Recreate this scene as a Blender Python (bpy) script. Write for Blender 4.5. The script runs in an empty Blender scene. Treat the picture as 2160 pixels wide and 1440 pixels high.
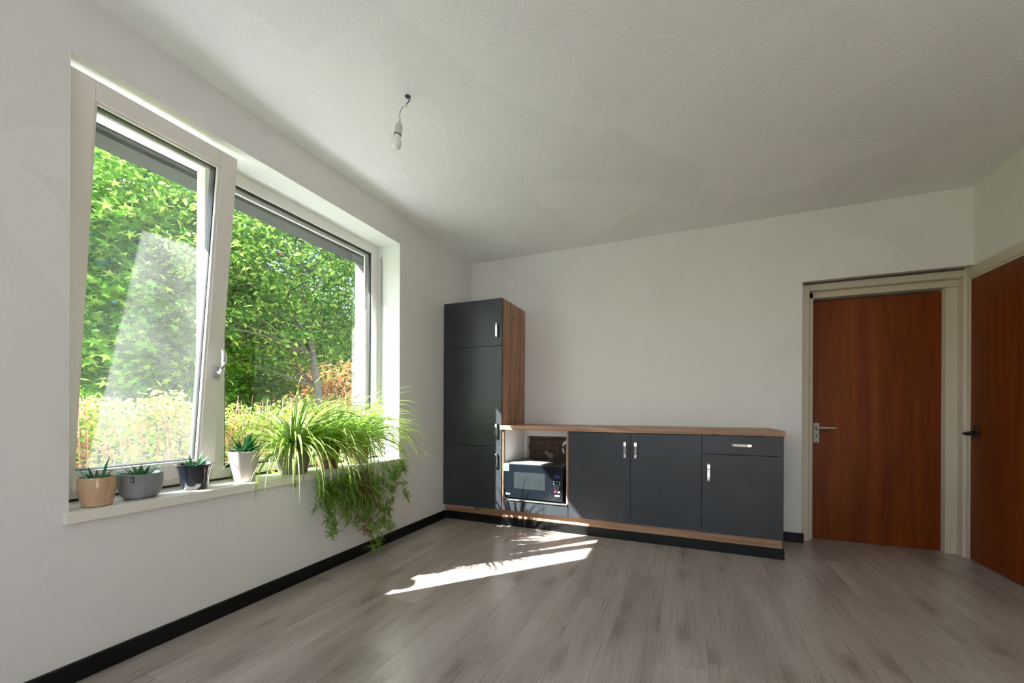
import bpy, bmesh, math, random
import numpy as np
from mathutils import Vector, Matrix

random.seed(7)
rng = np.random.default_rng(11)
S = bpy.context.scene
COL = S.collection
PI = math.pi

# ------------------------------------------------------------------ camera
cam_d = bpy.data.cameras.new('camera')
cam = bpy.data.objects.new('camera', cam_d)
COL.objects.link(cam)
yaw, roll = 0.4027, 0.0045
fw = Vector((-math.sin(yaw), math.cos(yaw), 0))
rt = Vector((math.cos(yaw), math.sin(yaw), 0))
up = Vector((0, 0, 1))
r3 = math.cos(roll) * rt + math.sin(roll) * up
u3 = -math.sin(roll) * rt + math.cos(roll) * up
M = Matrix((r3, u3, -fw)).transposed().to_4x4()
M.translation = Vector((2.2422, -4.0666, 1.09))
cam.matrix_world = M
cam_d.sensor_width = 36
cam_d.lens = 855.8 / 2160 * 36
cam_d.shift_y = 145.7 / 2160
cam_d.clip_start = 0.05
cam_d.clip_end = 200
S.camera = cam

# ------------------------------------------------------------------ exposure, world, sun, added fill
S.view_settings.view_transform = 'Standard'
S.view_settings.look = 'None'
S.view_settings.gamma = 1
S.view_settings.use_curve_mapping = False
S.view_settings.exposure = 0.90

W = bpy.data.worlds.new('world')
S.world = W
W.use_nodes = True
nt = W.node_tree
nt.nodes.clear()
wo = nt.nodes.new('ShaderNodeOutputWorld')
bg = nt.nodes.new('ShaderNodeBackground')
sky = nt.nodes.new('ShaderNodeTexSky')
sky.sky_type = 'NISHITA'
sky.sun_disc = False
sky.sun_elevation = math.radians(38)
sky.sun_rotation = math.radians(220)
sky.air_density = 1.0
sky.dust_density = 2.0
wmix = nt.nodes.new('ShaderNodeMix'); wmix.data_type = 'RGBA'
wmix.inputs[0].default_value = 0.5
wmix.inputs[7].default_value = (4.6, 5.9, 7.6, 1)
nt.links.new(sky.outputs[0], wmix.inputs[6])
nt.links.new(wmix.outputs[2], bg.inputs[0])
bg.inputs[1].default_value = 0.38
nt.links.new(bg.outputs[0], wo.inputs[0])

sun_d = bpy.data.lights.new('sun', 'SUN')
sun_d.energy = 24.0
sun_d.angle = math.radians(0.55)
sun_d.color = (1.0, 0.965, 0.95)
sun = bpy.data.objects.new('sun', sun_d)
COL.objects.link(sun)
sun.rotation_euler = Vector((1.0, 1.13, -1.156)).to_track_quat('-Z', 'Y').to_euler()
sun.location = (-8, -8, 10)

# fill light added behind the camera, set in the added rear window
ar = bpy.data.lights.new('rear_fill', 'AREA')
ar.shape = 'RECTANGLE'; ar.size = 2.4; ar.size_y = 1.5
ar.energy = 10
ar.color = (0.97, 0.98, 1.0)
aro = bpy.data.objects.new('rear_fill', ar)
COL.objects.link(aro)
aro.location = (2.1, -6.36, 1.6)
aro.rotation_euler = (math.radians(90), 0, 0)

# render bounces, clamping and denoising
try:
    S.cycles.max_bounces = 9
    S.cycles.diffuse_bounces = 6
    S.cycles.glossy_bounces = 4
    S.cycles.transmission_bounces = 6
    S.cycles.transparent_max_bounces = 12
    S.cycles.caustics_reflective = False
    S.cycles.caustics_refractive = False
    S.cycles.sample_clamp_indirect = 6.0
    S.cycles.use_denoising = True
    S.cycles.use_adaptive_sampling = True
    S.cycles.adaptive_threshold = 0.02
except Exception:
    pass

# ------------------------------------------------------------------ materials
def new_mat(name):
    m = bpy.data.materials.new(name); m.use_nodes = True
    n = m.node_tree.nodes; n.clear()
    out = n.new('ShaderNodeOutputMaterial')
    b = n.new('ShaderNodeBsdfPrincipled')
    m.node_tree.links.new(b.outputs[0], out.inputs[0])
    return m, m.node_tree, b, out

def N(t, typ, **kw):
    n = t.nodes.new(typ)
    for k, v in kw.items(): setattr(n, k, v)
    return n

def math_n(t, op, a, b=None, c=None):
    n = N(t, 'ShaderNodeMath', operation=op)
    for i, v in enumerate((a, b, c)):
        if v is None: continue
        if isinstance(v, (int, float)): n.inputs[i].default_value = v
        else: t.links.new(v, n.inputs[i])
    return n.outputs[0]

def mixc(t, f, a, b):
    n = N(t, 'ShaderNodeMix', data_type='RGBA')
    for i, v in ((0, f), (6, a), (7, b)):
        if isinstance(v, (int, float)): n.inputs[i].default_value = v
        elif isinstance(v, tuple): n.inputs[i].default_value = v if len(v) == 4 else (*v, 1)
        else: t.links.new(v, n.inputs[i])
    return n.outputs[2]

def coords(t, scale=(1, 1, 1), kind='Object'):
    tc = N(t, 'ShaderNodeTexCoord'); mp = N(t, 'ShaderNodeMapping')
    mp.inputs['Scale'].default_value = scale
    t.links.new(tc.outputs[kind], mp.inputs[0])
    return mp.outputs[0]

def noise(t, vec, scale, detail=4, rough=.5, dist=0.0):
    n = N(t, 'ShaderNodeTexNoise')
    n.inputs['Scale'].default_value = scale; n.inputs['Detail'].default_value = detail
    n.inputs['Roughness'].default_value = rough; n.inputs['Distortion'].default_value = dist
    if vec is not None: t.links.new(vec, n.inputs['Vector'])
    return n.outputs[0]

def ramp(t, fac, stops):
    n = N(t, 'ShaderNodeValToRGB')
    e = n.color_ramp.elements
    while len(e) < len(stops): e.new(0.5)
    for i, (p, c) in enumerate(stops):
        e[i].position = p; e[i].color = (*c, 1) if len(c) == 3 else c
    t.links.new(fac, n.inputs[0])
    return n.outputs[0]

def bump(t, b, h, strength=.2, dist=.01):
    n = N(t, 'ShaderNodeBump'); n.inputs['Strength'].default_value = strength
    n.inputs['Distance'].default_value = dist
    t.links.new(h, n.inputs['Height']); t.links.new(n.outputs[0], b.inputs['Normal'])

def plain(name, c, rough=.5, metal=0.0, spec=.5, var=.04, scale=6, coat=0.0, bmp=0.0, bscale=80):
    m, t, b, o = new_mat(name)
    v = noise(t, coords(t), scale, 5)
    k1 = tuple(max(0, x * (1 - var)) for x in c); k2 = tuple(min(1, x * (1 + var)) for x in c)
    t.links.new(mixc(t, v, k1, k2), b.inputs['Base Color'])
    b.inputs['Roughness'].default_value = rough; b.inputs['Metallic'].default_value = metal
    b.inputs['Specular IOR Level'].default_value = spec
    b.inputs['Coat Weight'].default_value = coat
    if bmp: bump(t, b, noise(t, coords(t), bscale, 3), bmp, .002)
    return m

def plaster(name, c, cell=1.6, ring=150.0, strength=.25, rough=.75, lo=.955):
    m, t, b, o = new_mat(name)
    co = coords(t)
    warp = N(t, 'ShaderNodeTexNoise'); warp.inputs['Scale'].default_value = 2.2; warp.inputs['Detail'].default_value = 2
    t.links.new(co, warp.inputs['Vector'])
    add = N(t, 'ShaderNodeVectorMath', operation='MULTIPLY_ADD')
    t.links.new(warp.outputs['Color'], add.inputs[0]); add.inputs[1].default_value = (.35, .35, .35)
    t.links.new(co, add.inputs[2])
    vo = N(t, 'ShaderNodeTexVoronoi'); vo.inputs['Scale'].default_value = cell
    t.links.new(add.outputs[0], vo.inputs['Vector'])
    rings = math_n(t, 'SINE', math_n(t, 'MULTIPLY', vo.outputs['Distance'], ring))
    fine = noise(t, co, 60, 5, .6)
    gate = noise(t, co, 3.5, 3)
    gate = math_n(t, 'MULTIPLY', math_n(t, 'SMOOTH_MIN', math_n(t, 'MAXIMUM', math_n(t, 'SUBTRACT', gate, .5), 0.0), .2, .1), 1.1)
    h = math_n(t, 'ADD', math_n(t, 'MULTIPLY', rings, gate), math_n(t, 'MULTIPLY', fine, 1.4))
    low = noise(t, co, 1.3, 2)
    h = math_n(t, 'ADD', h, math_n(t, 'MULTIPLY', low, 5.0))
    bump(t, b, h, strength, .004)
    sep = N(t, 'ShaderNodeSeparateColor'); t.links.new(vo.outputs['Color'], sep.inputs[0])
    f = math_n(t, 'ADD', math_n(t, 'MULTIPLY', sep.outputs[0], .55), math_n(t, 'MULTIPLY', noise(t, co, 2.0, 4), .45))
    t.links.new(mixc(t, f, tuple(x * lo for x in c), tuple(min(1, x * 1.03) for x in c)), b.inputs['Base Color'])
    t.links.new(math_n(t, 'ADD', math_n(t, 'MULTIPLY', sep.outputs[1], .2), rough - .1), b.inputs['Roughness'])
    b.inputs['Specular IOR Level'].default_value = .3
    return m

def wood(name, dark, light, axis='z', scale=1.0, rough=.5, knots=True, ringf=9.0, spec=.4, contrast=(.3, .7)):
    m, t, b, o = new_mat(name)
    s = {'z': (14, 14, 1.1), 'x': (1.1, 14, 14), 'y': (14, 1.1, 14)}[axis]
    s = tuple(v * scale for v in s)
    co = coords(t, s)
    n1 = noise(t, co, 1.0, 8, .65, .5)
    co2 = coords(t, tuple(v * .25 for v in s))
    n2 = noise(t, co2, 1.0, 3, .5, .3)
    rings = math_n(t, 'FRACT', math_n(t, 'MULTIPLY', n2, ringf))
    rings = math_n(t, 'ABSOLUTE', math_n(t, 'SUBTRACT', math_n(t, 'MULTIPLY', rings, 2.0), 1.0))
    f = math_n(t, 'ADD', math_n(t, 'MULTIPLY', n1, .65), math_n(t, 'MULTIPLY', rings, .35))
    c = ramp(t, f, [(contrast[0], dark), (contrast[1], light)])
    if knots:
        vo = N(t, 'ShaderNodeTexVoronoi'); vo.inputs['Scale'].default_value = 1.0
        t.links.new(coords(t, {'z': (9, 9, 3.4), 'x': (3.4, 9, 9), 'y': (9, 3.4, 9)}[axis]), vo.inputs['Vector'])
        k = ramp(t, vo.outputs['Distance'], [(.06, (1, 1, 1)), (.17, (0, 0, 0))])
        k = math_n(t, 'MULTIPLY', k, .8)
        c = mixc(t, k, c, tuple(x * .22 for x in dark))
    t.links.new(c, b.inputs['Base Color'])
    b.inputs['Roughness'].default_value = rough
    b.inputs['Specular IOR Level'].default_value = spec
    bump(t, b, n1, .12, .002)
    return m

def floor_material():
    m, t, b, o = new_mat('vinyl_oak_planks')
    tc = N(t, 'ShaderNodeTexCoord'); sp = N(t, 'ShaderNodeSeparateXYZ')
    t.links.new(tc.outputs['Object'], sp.inputs[0])
    u = math_n(t, 'DIVIDE', math_n(t, 'ADD', sp.outputs[0], .003), .213)
    row = math_n(t, 'FLOOR', u)
    w1 = N(t, 'ShaderNodeTexWhiteNoise', noise_dimensions='1D'); t.links.new(row, w1.inputs['W'])
    v = math_n(t, 'ADD', math_n(t, 'DIVIDE', sp.outputs[1], 1.28), math_n(t, 'MULTIPLY', w1.outputs['Value'], 9.7))
    colm = math_n(t, 'FLOOR', v)
    cb = N(t, 'ShaderNodeCombineXYZ'); t.links.new(row, cb.inputs[0]); t.links.new(colm, cb.inputs[1])
    w2 = N(t, 'ShaderNodeTexWhiteNoise', noise_dimensions='2D'); t.links.new(cb.outputs[0], w2.inputs['Vector'])
    pid = w2.outputs['Value']
    fu = math_n(t, 'FRACT', u); fv = math_n(t, 'FRACT', v)
    eu = math_n(t, 'MINIMUM', fu, math_n(t, 'SUBTRACT', 1.0, fu))
    ev = math_n(t, 'MINIMUM', fv, math_n(t, 'SUBTRACT', 1.0, fv))
    su = math_n(t, 'LESS_THAN', eu, .0055); sv = math_n(t, 'LESS_THAN', ev, .0011)
    seam = math_n(t, 'MAXIMUM', su, sv)
    gx = math_n(t, 'ADD', math_n(t, 'MULTIPLY', sp.outputs[0], 11.0), math_n(t, 'MULTIPLY', pid, 37.0))
    gy = math_n(t, 'ADD', math_n(t, 'MULTIPLY', sp.outputs[1], 1.5), math_n(t, 'MULTIPLY', pid, 91.0))
    g = N(t, 'ShaderNodeCombineXYZ'); t.links.new(gx, g.inputs[0]); t.links.new(gy, g.inputs[1])
    big = noise(t, g.outputs[0], .55, 3, .5, .4)
    g4 = N(t, 'ShaderNodeVectorMath', operation='MULTIPLY'); t.links.new(g.outputs[0], g4.inputs[0]); g4.inputs[1].default_value = (15, 1.3, 1)
    fine = noise(t, g4.outputs[0], 1.0, 9, .72, .5)
    rings = math_n(t, 'SINE', math_n(t, 'MULTIPLY', big, 95.0))
    rings = math_n(t, 'MULTIPLY', math_n(t, 'ADD', rings, 1.0), .5)
    f = math_n(t, 'ADD', math_n(t, 'MULTIPLY', fine, .42), math_n(t, 'MULTIPLY', rings, .045))
    f = math_n(t, 'ADD', f, math_n(t, 'MULTIPLY', big, .53))
    f = math_n(t, 'ADD', f, math_n(t, 'MULTIPLY', math_n(t, 'SUBTRACT', pid, .5), .12))
    c = ramp(t, f, [(.22, (.24, .180, .155)), (.44, (.39, .325, .290)), (.60, (.50, .430, .392)), (.86, (.62, .56, .52))])
    vo = N(t, 'ShaderNodeTexVoronoi'); vo.inputs['Scale'].default_value = 1.0
    g2 = N(t, 'ShaderNodeVectorMath', operation='MULTIPLY'); t.links.new(g.outputs[0], g2.inputs[0]); g2.inputs[1].default_value = (.55, 1.3, 1)
    t.links.new(g2.outputs[0], vo.inputs['Vector'])
    k = ramp(t, vo.outputs['Distance'], [(.03, (1, 1, 1)), (.30, (0, 0, 0))])
    halo = ramp(t, vo.outputs['Distance'], [(.10, (1, 1, 1)), (.55, (0, 0, 0))])
    swirl = math_n(t, 'MULTIPLY', math_n(t, 'SINE', math_n(t, 'ADD', math_n(t, 'MULTIPLY', vo.outputs['Distance'], 60.0), math_n(t, 'MULTIPLY', big, 30.0))), .5)
    swirl = math_n(t, 'MULTIPLY', math_n(t, 'ADD', swirl, .5), math_n(t, 'MULTIPLY', halo, .38))
    c = mixc(t, swirl, c, (.25, .19, .165))
    c = mixc(t, math_n(t, 'MULTIPLY', k, .6), c, (.17, .115, .09))
    c = mixc(t, math_n(t, 'MULTIPLY', seam, .55), c, (.17, .13, .11))
    t.links.new(c, b.inputs['Base Color'])
    t.links.new(math_n(t, 'ADD', math_n(t, 'MULTIPLY', fine, .2), .19), b.inputs['Roughness'])
    b.inputs['Specular IOR Level'].default_value = .8
    h = math_n(t, 'SUBTRACT', math_n(t, 'MULTIPLY', fine, .6), seam)
    bump(t, b, h, .10, .002)
    return m

def glass(name, tint=(.97, .99, .98), dust=0.0, refl=2.6):
    m = bpy.data.materials.new(name); m.use_nodes = True
    t = m.node_tree; t.nodes.clear()
    out = N(t, 'ShaderNodeOutputMaterial')
    tr = N(t, 'ShaderNodeBsdfTransparent'); tr.inputs[0].default_value = (*tint, 1)
    gl = N(t, 'ShaderNodeBsdfGlossy'); gl.inputs['Roughness'].default_value = .0
    lw = N(t, 'ShaderNodeLayerWeight'); lw.inputs[0].default_value = .5
    f = math_n(t, 'MULTIPLY_ADD', math_n(t, 'POWER', lw.outputs['Facing'], 4.0), .9, .043)
    f = math_n(t, 'MINIMUM', math_n(t, 'MULTIPLY', f, refl), .95)
    mx = N(t, 'ShaderNodeMixShader')
    t.links.new(f, mx.inputs[0]); t.links.new(tr.outputs[0], mx.inputs[1]); t.links.new(gl.outputs[0], mx.inputs[2])
    last = mx.outputs[0]
    if dust > 0:
        di = N(t, 'ShaderNodeBsdfDiffuse'); di.inputs[0].default_value = (.9, .92, .92, 1)
        tl = N(t, 'ShaderNodeBsdfTranslucent'); tl.inputs[0].default_value = (.9, .93, .92, 1)
        m2 = N(t, 'ShaderNodeMixShader'); m2.inputs[0].default_value = .75
        t.links.new(di.outputs[0], m2.inputs[1]); t.links.new(tl.outputs[0], m2.inputs[2])
        m3 = N(t, 'ShaderNodeMixShader')
        nz = noise(t, coords(t, (1, 1, 1)), 240, 4, .7)
        nb = noise(t, coords(t, (1, 1, 1)), 3.0, 3, .6)
        ff = math_n(t, 'MULTIPLY', math_n(t, 'MULTIPLY', nz, nb), dust * 4)
        t.links.new(ff, m3.inputs[0]); t.links.new(last, m3.inputs[1]); t.links.new(m2.outputs[0], m3.inputs[2])
        last = m3.outputs[0]
    t.links.new(last, out.inputs[0])
    return m

def leaf(name, c1, c2, trans=.5, rough=.45, scale=2.2):
    """green blade: diffuse + light shining through; hue drifts from leaf to leaf"""
    m = bpy.data.materials.new(name); m.use_nodes = True
    t = m.node_tree; t.nodes.clear()
    out = N(t, 'ShaderNodeOutputMaterial')
    b = N(t, 'ShaderNodeBsdfPrincipled')
    v = noise(t, coords(t), scale, 3)
    w = noise(t, coords(t), scale * 9, 2)
    f = math_n(t, 'ADD', math_n(t, 'MULTIPLY', v, .9), math_n(t, 'MULTIPLY', w, .9))
    f = math_n(t, 'SUBTRACT', f, .4)
    c = mixc(t, f, c1, c2)
    t.links.new(c, b.inputs['Base Color'])
    b.inputs['Roughness'].default_value = rough
    b.inputs['Specular IOR Level'].default_value = .35
    tl = N(t, 'ShaderNodeBsdfTranslucent'); t.links.new(c, tl.inputs[0])
    mx = N(t, 'ShaderNodeMixShader'); mx.inputs[0].default_value = trans
    t.links.new(b.outputs[0], mx.inputs[1]); t.links.new(tl.outputs[0], mx.inputs[2])
    t.links.new(mx.outputs[0], out.inputs[0])
    return m

def anthracite(name):
    m, t, b, o = new_mat(name)
    a = noise(t, coords(t, (1, 1, 1)), 2.6, 5, .6, .6)
    a2 = noise(t, coords(t, (1.2, 1.2, 4)), 9, 6, .7, .4)
    f = math_n(t, 'ADD', math_n(t, 'MULTIPLY', a, .6), math_n(t, 'MULTIPLY', a2, .4))
    t.links.new(ramp(t, f, [(.3, (.018, .021, .026)), (.7, (.038, .044, .052))]), b.inputs['Base Color'])
    t.links.new(math_n(t, 'ADD', math_n(t, 'MULTIPLY', a2, .2), .27), b.inputs['Roughness'])
    b.inputs['Specular IOR Level'].default_value = .5
    return m

def brick_mat(name):
    m, t, b, o = new_mat(name)
    br = N(t, 'ShaderNodeTexBrick')
    br.inputs['Color1'].default_value = (.17, .085, .055, 1); br.inputs['Color2'].default_value = (.10, .06, .045, 1)
    br.inputs['Mortar'].default_value = (.15, .12, .09, 1)
    br.inputs['Scale'].default_value = 1.0; br.inputs['Mortar Size'].default_value = .008
    br.inputs['Brick Width'].default_value = .2; br.inputs['Row Height'].default_value = .062
    mp = coords(t); sp = N(t, 'ShaderNodeSeparateXYZ'); cb = N(t, 'ShaderNodeCombineXYZ')
    t.links.new(mp, sp.inputs[0]); t.links.new(sp.outputs[0], cb.inputs[0]); t.links.new(sp.outputs[2], cb.inputs[1])
    t.links.new(cb.outputs[0], br.inputs['Vector'])
    nz = noise(t, mp, 22, 6, .7)
    t.links.new(mixc(t, math_n(t, 'MULTIPLY', nz, .8), br.outputs[0], (.13, .10, .08)), b.inputs['Base Color'])
    b.inputs['Roughness'].default_value = .95
    bump(t, b, nz, .8, .02)
    return m

MT = {}
MT['wall'] = plaster('white_wall_plaster', (.80, .778, .757), 1.9, 170, .22)
MT['ceil'] = plaster('white_ceiling_plaster', (.86, .86, .865), 1.15, 260, .5, .62, .92)
MT['reveal'] = plain('white_reveal_paint', (.85, .86, .84), .55, var=.02)
MT['floor'] = floor_material()
MT['black'] = plain('black_baseboard_paint', (.003, .003, .003), .45, spec=.3, var=.2)
MT['sill'] = plain('cream_sill_paint', (.82, .79, .70), .4, var=.02)
MT['pvc'] = plain('white_window_plastic', (.80, .76, .70), .28, var=.015)
MT['pvc2'] = plain('clean_white_plastic', (.84, .83, .80), .3, var=.015)
MT['gasket'] = plain('black_rubber_gasket', (.012, .014, .018), .4)
MT['box'] = plain('charcoal_screen_housing', (.024, .025, .029), .5, var=.1, bmp=.15)
MT['outer'] = plain('outer_wall_render', (.42, .38, .33), .9, var=.1, bmp=.3)
MT['glass'] = glass('window_glass', dust=.0, refl=1.9)
MT['glass_d'] = glass('dusty_window_glass', dust=.035, refl=1.2)
MT['anth'] = anthracite('anthracite_cabinet_front')
MT['oak'] = wood('knotty_oak_vertical', (.27, .125, .070), (.44, .25, .155), 'z', 1.0, .5)
MT['oakx'] = wood('knotty_oak_horizontal', (.30, .15, .090), (.50, .31, .20), 'x', 1.0, .45)
MT['white_board'] = plain('white_carcass_board', (.78, .78, .76), .5, var=.02)
MT['chrome'] = plain('polished_chrome', (.82, .82, .82), .09, 1.0, var=.01)
MT['alu'] = plain('dark_aluminium_rail', (.035, .033, .03), .5, 0, var=.05)
MT['teak'] = wood('orange_brown_veneer', (.13, .021, .0012), (.26, .055, .002), 'z', 1.6, .42, False, 3.0, .3, (.2, .8))
MT['cream'] = plain('cream_door_frame_paint', (.62, .545, .435), .42, var=.05, scale=3)
MT['plate'] = plain('grey_white_door_plate', (.50, .49, .44), .4, var=.05)
MT['blackmet'] = plain('black_door_handle_metal', (.008, .008, .009), .3, .4)
MT['soil'] = plain('dark_potting_soil', (.035, .022, .014), .95, var=.5, scale=60, bmp=.8)
MT['mw_body'] = plain('black_microwave_body', (.014, .017, .022), .30, var=.1, coat=.3)
MT['mw_glass'] = plain('grey_microwave_window', (.024, .030, .033), .16, var=.35, scale=14)
MT['mw_front'] = plain('glossy_black_microwave_front', (.006, .009, .013), .10, var=.1, coat=.0)
MT['paper'] = plain('white_printed_label', (.85, .86, .88), .5, var=.02)
MT['blue'] = plain('blue_print', (.005, .20, .50), .5)
MT['red'] = plain('red_print', (.6, .02, .08), .5)
MT['disp'] = plain('dim_blue_display', (.02, .035, .16), .2)
MT['brick'] = brick_mat('old_broken_brickwork')
MT['bulb'] = plain('opal_bulb_glass', (.85, .85, .83), .15, var=.01)
MT['socket'] = plain('white_lamp_holder', (.62, .60, .55), .4, var=.02)
MT['wire_blue'] = plain('blue_wire_sleeve', (.03, .12, .30), .4)
MT['wire_brown'] = plain('brown_wire_sleeve', (.10, .04, .02), .4)
MT['wire_grey'] = plain('grey_cable_sleeve', (.30, .32, .34), .4)

# ------------------------------------------------------------------ mesh helpers
class MB:
    def __init__(s): s.v = []; s.f = []; s.m = []
    def add(s, vs, fs, mi=0):
        o = len(s.v); s.v += [tuple(v) for v in vs]
        s.f += [tuple(o + i for i in f) for f in fs]; s.m += [mi] * len(fs); return s
    def box(s, x0, x1, y0, y1, z0, z1, mi=0):
        vs = [(x, y, z) for z in (z0, z1) for y in (y0, y1) for x in (x0, x1)]
        return s.add(vs, [(0, 2, 3, 1), (4, 5, 7, 6), (0, 1, 5, 4), (2, 6, 7, 3), (0, 4, 6, 2), (1, 3, 7, 5)], mi)
    def prism(s, pts, z0, z1, mi=0, axis='z'):
        n = len(pts)
        def P(p, h):
            return {'z': (p[0], p[1], h), 'x': (h, p[0], p[1]), 'y': (p[0], h, p[1])}[axis]
        vs = [P(p, z0) for p in pts] + [P(p, z1) for p in pts]
        fs = [tuple(range(n))[::-1], tuple(range(n, 2 * n))] + [(i, (i + 1) % n, n + (i + 1) % n, n + i) for i in range(n)]
        return s.add(vs, fs, mi)
    def lathe(s, prof, c=(0, 0, 0), n=40, sx=1.0, sy=1.0, mi=0):
        vs = []; fs = []
        for r, z in prof:
            for k in range(n):
                a = 2 * PI * k / n
                vs.append((c[0] + r * sx * math.cos(a), c[1] + r * sy * math.sin(a), c[2] + z))
        for i in range(len(prof) - 1):
            for k in range(n):
                fs.append((i * n + k, i * n + (k + 1) % n, (i + 1) * n + (k + 1) % n, (i + 1) * n + k))
        fs.append(tuple(range(n))[::-1]); fs.append(tuple((len(prof) - 1) * n + k for k in range(n)))
        return s.add(vs, fs, mi)
    def tube(s, pts, rad, n=8, mi=0):
        pts = [Vector(p) for p in pts]
        if isinstance(rad, (int, float)): rad = [rad] * len(pts)
        vs = []; fs = []
        ref = Vector((0, 0, 1))
        for i, p in enumerate(pts):
            d = (pts[min(i + 1, len(pts) - 1)] - pts[max(i - 1, 0)]).normalized()
            a = d.cross(ref)
            if a.length < .15: a = d.cross(Vector((1, 0, 0)))
            a.normalize(); b = d.cross(a)
            for k in range(n):
                t = 2 * PI * k / n
                vs.append(p + (a * math.cos(t) + b * math.sin(t)) * rad[i])
        for i in range(len(pts) - 1):
            for k in range(n):
                fs.append((i * n + k, i * n + (k + 1) % n, (i + 1) * n + (k + 1) % n, (i + 1) * n + k))
        fs.append(tuple(range(n))[::-1]); fs.append(tuple((len(pts) - 1) * n + k for k in range(n)))
        return s.add(vs, fs, mi)
    def build(s, name, mats, parent=None, smooth=False, bevel=0.0, seg=2):
        me = bpy.data.meshes.new(name)
        me.from_pydata(s.v, [], s.f); me.update()
        if not isinstance(mats, (list, tuple)): mats = [mats]
        for m in mats: me.materials.append(m)
        me.polygons.foreach_set('material_index', s.m)
        bm = bmesh.new(); bm.from_mesh(me); bmesh.ops.recalc_face_normals(bm, faces=bm.faces); bm.to_mesh(me); bm.free()
        if smooth:
            me.polygons.foreach_set('use_smooth', [True] * len(me.polygons))
        o = bpy.data.objects.new(name, me); COL.objects.link(o)
        if bevel:
            md = o.modifiers.new('bevel', 'BEVEL'); md.width = bevel; md.segments = seg; md.limit_method = 'ANGLE'
        if parent is not None: o.parent = parent
        if smooth == 'auto' or (smooth and bevel):
            pass
        return o

def tag(o, label=None, cat=None, group=None, kind=None):
    if label: o['label'] = label
    if cat: o['category'] = cat
    if group: o['group'] = group
    if kind: o['kind'] = kind
    return o

def empty(name, loc=(0, 0, 0), rz=0):
    o = bpy.data.objects.new(name, None); COL.objects.link(o)
    o.location = loc; o.rotation_euler = (0, 0, rz); o.empty_display_size = .1
    return o

def struct(o, label=None):
    o['kind'] = 'structure'
    if label: o['label'] = label
    return o

def autosmooth(o, ang=35):
    me = o.data
    me.polygons.foreach_set('use_smooth', [True] * len(me.polygons))
    try: me.set_sharp_from_angle(angle=math.radians(ang))
    except Exception: pass
    return o

def text_mesh(name, body, size, mat, parent, loc, rot, extrude=.0006, bold=0.0):
    cu = bpy.data.curves.new(name, 'FONT'); cu.body = body; cu.size = size; cu.extrude = extrude
    cu.align_x = 'CENTER'; cu.align_y = 'CENTER'; cu.offset = bold
    tmp = bpy.data.objects.new(name, cu); COL.objects.link(tmp)
    dg = bpy.context.evaluated_depsgraph_get()
    me = bpy.data.meshes.new_from_object(tmp.evaluated_get(dg))
    bpy.data.objects.remove(tmp)
    o = bpy.data.objects.new(name, me); COL.objects.link(o)
    me.materials.clear(); me.materials.append(mat)
    o.parent = parent; o.location = loc; o.rotation_euler = rot
    return o

# ------------------------------------------------------------------ room shell
H, RW, RY = 2.754, 4.187, -6.2
WY0, WY1, WZ0, WZ1 = -3.279, -1.256, .64, 2.511       # window opening in the left wall
struct(MB().box(-.6, 4.6, RY - .2, .5, -.12, 0).build('floor', MT['floor']), 'greyed oak plank floor')
struct(MB().box(-.6, 4.6, RY - .2, .5, H, H + .15).build('ceiling', MT['ceil']), 'white swirled plaster ceiling')

wl = MB()
# inner leaf (plastered) and outer leaf
wl.box(-.30, 0, RY - .2, WY0, 0, H); wl.box(-.30, 0, WY1, .3, 0, H)
wl.box(-.30, 0, WY0, WY1, 0, WZ0); wl.box(-.30, 0, WY0, WY1, WZ1, H)
OY0, OY1, OZ0, OZ1 = -3.52, -1.165, .66, 2.436
wl.box(-.55, -.30, RY - .2, OY0, -.1, H + .3, 1); wl.box(-.55, -.30, OY1, .5, -.1, H + .3, 1)
wl.box(-.55, -.30, OY0, OY1, -.1, OZ0, 1); wl.box(-.55, -.30, OY0, OY1, OZ1 + .09, H + .3, 1)
struct(wl.build('wall_left', [MT['wall'], MT['outer']]), 'white plastered wall with the window')

# back wall with a recessed doorway in its right end, and a hacked-out patch behind the open cabinet
DX0, DZ = 3.142, 2.176
PX0, PX1, PZ0, PZ1 = .700, 1.36, .42, .822
wb = MB()
wb.box(0, PX0, 0, .3, 0, H); wb.box(PX1, DX0, 0, .3, 0, H)
wb.box(PX0, PX1, 0, .3, 0, PZ0); wb.box(PX0, PX1, 0, .3, PZ1, H)
wb.box(PX0, PX1, .05, .3, PZ0, PZ1)
wb.box(DX0, RW + .3, 0, .3, DZ, H)
wb.box(DX0 - .1, RW + .4, .3, .4, 0, H)  # unseen panel added behind the doorway to keep sky light out
struct(wb.build('wall_back', MT['wall']), 'white plastered back wall behind the cabinets')
# right wall with the second doorway
R0, R1, RZ = -.985, .10, 2.168
wr = MB()
wr.box(RW, RW + .3, RY - .2, R0, 0, H); wr.box(RW, RW + .3, R0, .0, RZ, H)
wr.box(RW + .3, RW + .4, R0 - .1, .3, 0, H)  # unseen backing added behind this doorway, blocks light from outside
struct(wr.build('wall_right', MT['wall']), 'white plastered wall on the right')
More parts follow.
